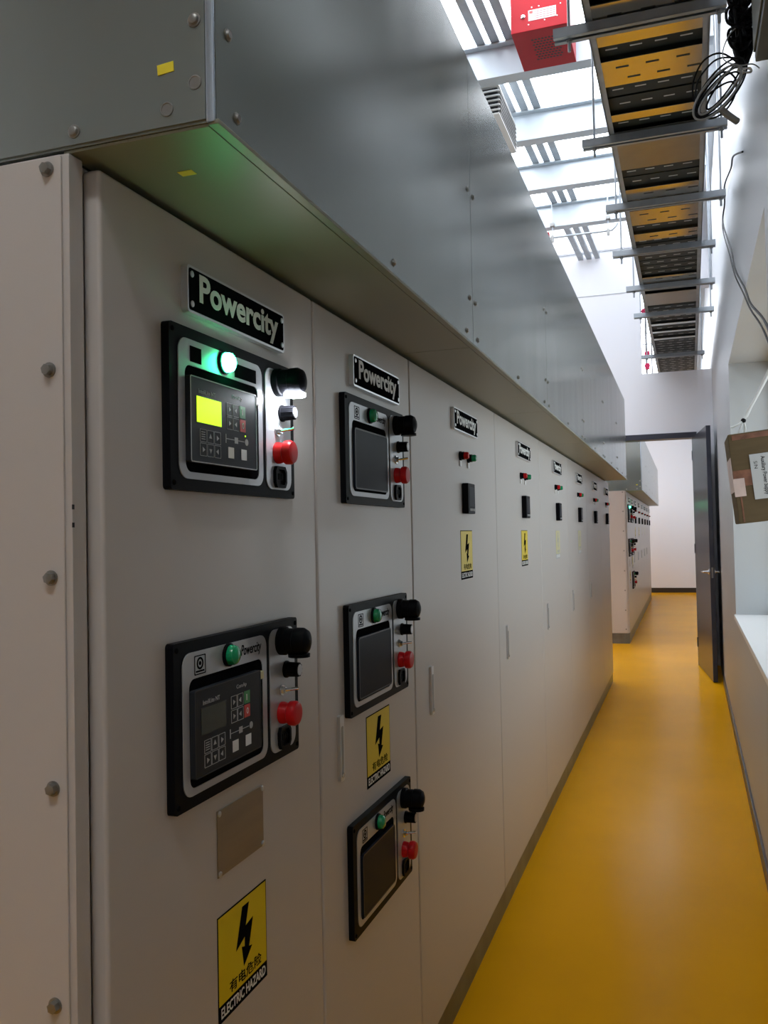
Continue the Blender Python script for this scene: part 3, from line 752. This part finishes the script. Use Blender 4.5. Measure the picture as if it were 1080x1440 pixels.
mb.build('cable_tangle', M['cable'], cb)
mb = MB()
for (cx, cy, a, b, rot, dy) in ((1012, 128, 50, 17, -50, 0), (1010, 130, 46, 13, -48, .02), (1014, 124, 52, 21, -52, -.02), (1011, 133, 42, 15, -46, .03), (1006, 138, 34, 10, -40, .01), (1018, 121, 40, 8, -54, .015), (1009, 134, 36, 22, -58, -.01)):
    c, s_ = math.cos(math.radians(rot)), math.sin(math.radians(rot))
    mb.tube([wpt(cx + a * math.cos(t) * c - b * math.sin(t) * s_, cy + a * math.cos(t) * s_ + b * math.sin(t) * c, 3.02 + dy) - b0 for t in [k * PI / 8 for k in range(17)]], .0032, 6)
for (pts, dy) in (([(1044, 93), (1015, 75), (990, 85), (976, 112), (975, 138), (984, 155)], 0), ([(1042, 82), (1012, 82), (992, 98), (979, 122), (982, 158), (1000, 165)], .02)):
    mb.tube([wpt(px, py, 3.0 + dy) - b0 for px, py in pts], .003, 6)
mb.build('cable_loop', M['cable'], cb)
mb = MB()
for (cx, cy, a, b, rot, dy) in ((1009, 130, 48, 19, -50, -.04), (1013, 127, 44, 11, -49, -.03)):
    c, s_ = math.cos(math.radians(rot)), math.sin(math.radians(rot))
    mb.tube([wpt(cx + a * math.cos(t) * c - b * math.sin(t) * s_, cy + a * math.cos(t) * s_ + b * math.sin(t) * c, 3.02 + dy) - b0 for t in [k * PI / 8 for k in range(17)]], .0035, 6)
mb.tube([wpt(px, py, 2.97) - b0 for px, py in ((1034, 40), (1025, 50), (1017, 70), (1019, 85), (1040, 92), (1058, 90), (1068, 96))], .0022, 6)
mb.build('grey_cable_loop', M['gcable'], cb)
mb = MB(); mb.tube([wpt(1012, 152, 3.0) - b0, wpt(1024, 162, 3.02) - b0, wpt(1037, 171, 3.05) - b0], .011, 10); mb.build('conduit_end', M['conduit'], cb)
mb = MB(); mb.tube([wpt(px, py, 3.0) - b0 for px, py in ((1036, 93), (1044, 97), (1054, 96), (1056, 101), (1046, 102), (1037, 98))], .004, 6); mb.build('cable_tie', M['strap'], cb)

mb = MB()
wc = [(3.957, 3.04), (4.42, 3.21), (4.87, 3.33), (5.35, 3.42), (5.68, 3.43), (5.70, 3.32), (5.12, 2.98), (4.55, 2.71), (4.08, 2.49), (3.6, 2.31), (3.18, 2.15), (2.7, 1.97)]
mb.tube([(rwx(y) - .010 - .012 * (k % 2), y, z) for k, (y, z) in enumerate(wc)], .0045, 8)
mb.tube([(rwx(y) - .014 - .008 * (k % 2), y + .03 + .02 * math.sin(k), z - .02) for k, (y, z) in enumerate(wc[4:])], .0035, 8)
tag(mb.build('wall_cable', M['cable']), 'black cable looping down the right wall towards the window recess', 'cable')

# ------------------------------------------------------------------ hanging carton
ct = thing('carton', 'brown cardboard carton with white label hanging tilted at the window recess', 'carton', (.219, 3.95, 1.470), rot=(0, math.radians(-5.6), 0))
ct.scale = (1.52, 1.52, 1.52)
CW, CD, CH = .215, .20, .249
MB().box(0, CW, 0, CD, 0, CH, bev=.004).build('carton_body', M['card'], ct)
mb = MB(); mb.box(.001, CW - .001, -.0012, .0, CH * .50 - .022, CH * .50 + .022); mb.build('packing_tape', M['cardtape'], ct)
mb = MB(); mb.box(-.0012, 0, -.0005, CD, CH * .36, CH * .74); mb.box(-.0012, .028, -.0020, -.0010, CH * .30, CH * .50); mb.build('pale_tape', M['pinktape'], ct)
MB().box(.010, CW - .006, -.0012, 0, CH - .018, CH - .004).build('flap_edge', M['cardtape'], ct); MB().box(.012, .016, -.0012, 0, .004, CH * .4).build('flap_edge', M['cardtape'], ct)
lb = MB().box(.048, .158, -.0028, -.0020, .062, .186).build('shipping_label', M['paper'], ct)
# writing reads from top to bottom
def carton_text(body, x0, x1, z0, z1, bold=.0):
    t = MB(); add_text_x(t, body, 0, 0, 1, 0, 1, bold=bold, rot90=True, thick=.0003)
    for v in t.bm.verts:
        yy, zz, xx = v.co.y, v.co.z, v.co.x
        v.co = Vector((x0 + yy * (x1 - x0), -.0028 - xx, z0 + zz * (z1 - z0)))
    return t
carton_text('Auxiliary Power Supply', .073, .087, .072, .178, .015).build('label_lettering', M['blackm'], lb, smooth=False)
carton_text('S/N', .057, .066, .146, .166).build('label_lettering', M['blackm'], lb, smooth=False)
mb = MB(); mb.box(.104, .1055, -.0032, -.0028, .118, .172); mb.box(.104, .15, -.0032, -.0028, .1705, .172); mb.box(.104, .15, -.0032, -.0028, .118, .1195)
for i in range(5): mb.box(.112, .116 + .005 * i, -.0032, -.0028, .126 + i * .009, .130 + i * .009)
mb.build('label_print', M['blackm'], lb)
st = thing('hanging_strap', 'white strap with a knot that carries the cardboard carton', 'strap', (.252, 4.03, 1.912))
mb = MB(); mb.tube([(0, 0, 0), (.09, 0, .165), (.20, 0, .375), (.315, 0, .585)], .0065, 8)
mb.tube([(.015, .01, .015), (.10, .01, .20), (.21, .01, .405), (.317, .01, .60)], .0042, 8)
mb.tube([(0, 0, 0), (-.024, -.01, -.018), (-.052, -.012, -.028)], .0045, 8)
mb.tube([(0, 0, 0), (-.012, 0, -.03), (-.020, 0, -.052)], .0045, 8); mb.tube([(0, 0, 0), (.006, 0, -.03), (.002, 0, -.050)], .0045, 8)
mb.build('strap', M['strap'], st)
bm_ = MB(); bmesh.ops.create_icosphere(bm_.bm, subdivisions=2, radius=.011); bm_.build('knot', M['cable'], st)

# ------------------------------------------------------------------ light
M['tube'] = mat('fill_diffuser', (0.9, 0.9, 0.9), 0.4, emit=(0.94, 0.98, 1.0), estr=FILL_LAMP)
fl = thing('fill_light', 'added fill light on the ceiling behind the camera, out of view', 'lamp', (-.35, -.75, CZ))  # fill lamp added out of view to brighten the near cabinets
MB().box(-.65, .65, -.16, .16, -.06, -.001, bev=.006).build('fill_housing', M['vent'], fl)
MB().box(-.62, .62, -.13, .13, -.075, -.06, bev=.004).build('fill_diffuser', M['tube'], fl)
w = bpy.data.worlds.new('sky'); sc.world = w; w.use_nodes = True
bg = w.node_tree.nodes['Background']; bg.inputs['Color'].default_value = (0.93, 0.96, 1.0, 1); bg.inputs['Strength'].default_value = 7.0
def portal(name, loc, rot, sx, sy):
    l = bpy.data.lights.new(name, 'AREA'); l.shape = 'RECTANGLE'; l.size = sx; l.size_y = sy; l.cycles.is_portal = True
    o = bpy.data.objects.new(name, l); col.objects.link(o); o.location = loc; o.rotation_euler = rot
for k, (x0, x1, y0, y1) in enumerate(sk):
    portal('skylight_portal', ((x0 + x1) / 2, (y0 + y1) / 2, CZ + .09), (0, 0, 0), x1 - x0, y1 - y0)
portal('window_portal', (RX + .36, (WY0 + WY1) / 2, (WZ0 + WZ1) / 2), (0, PI / 2, 0), WZ1 - WZ0, WY1 - WY0)

sc.cycles.max_bounces = 10; sc.cycles.diffuse_bounces = 5; sc.cycles.glossy_bounces = 5; sc.cycles.transparent_max_bounces = 8
sc.cycles.use_denoising = True
sc.cycles.sample_clamp_indirect = 6.0
sc.view_settings.view_transform = 'Standard'; sc.view_settings.look = 'None'
sc.view_settings.exposure = 0.34; sc.view_settings.gamma = 1.0; sc.view_settings.use_curve_mapping = False
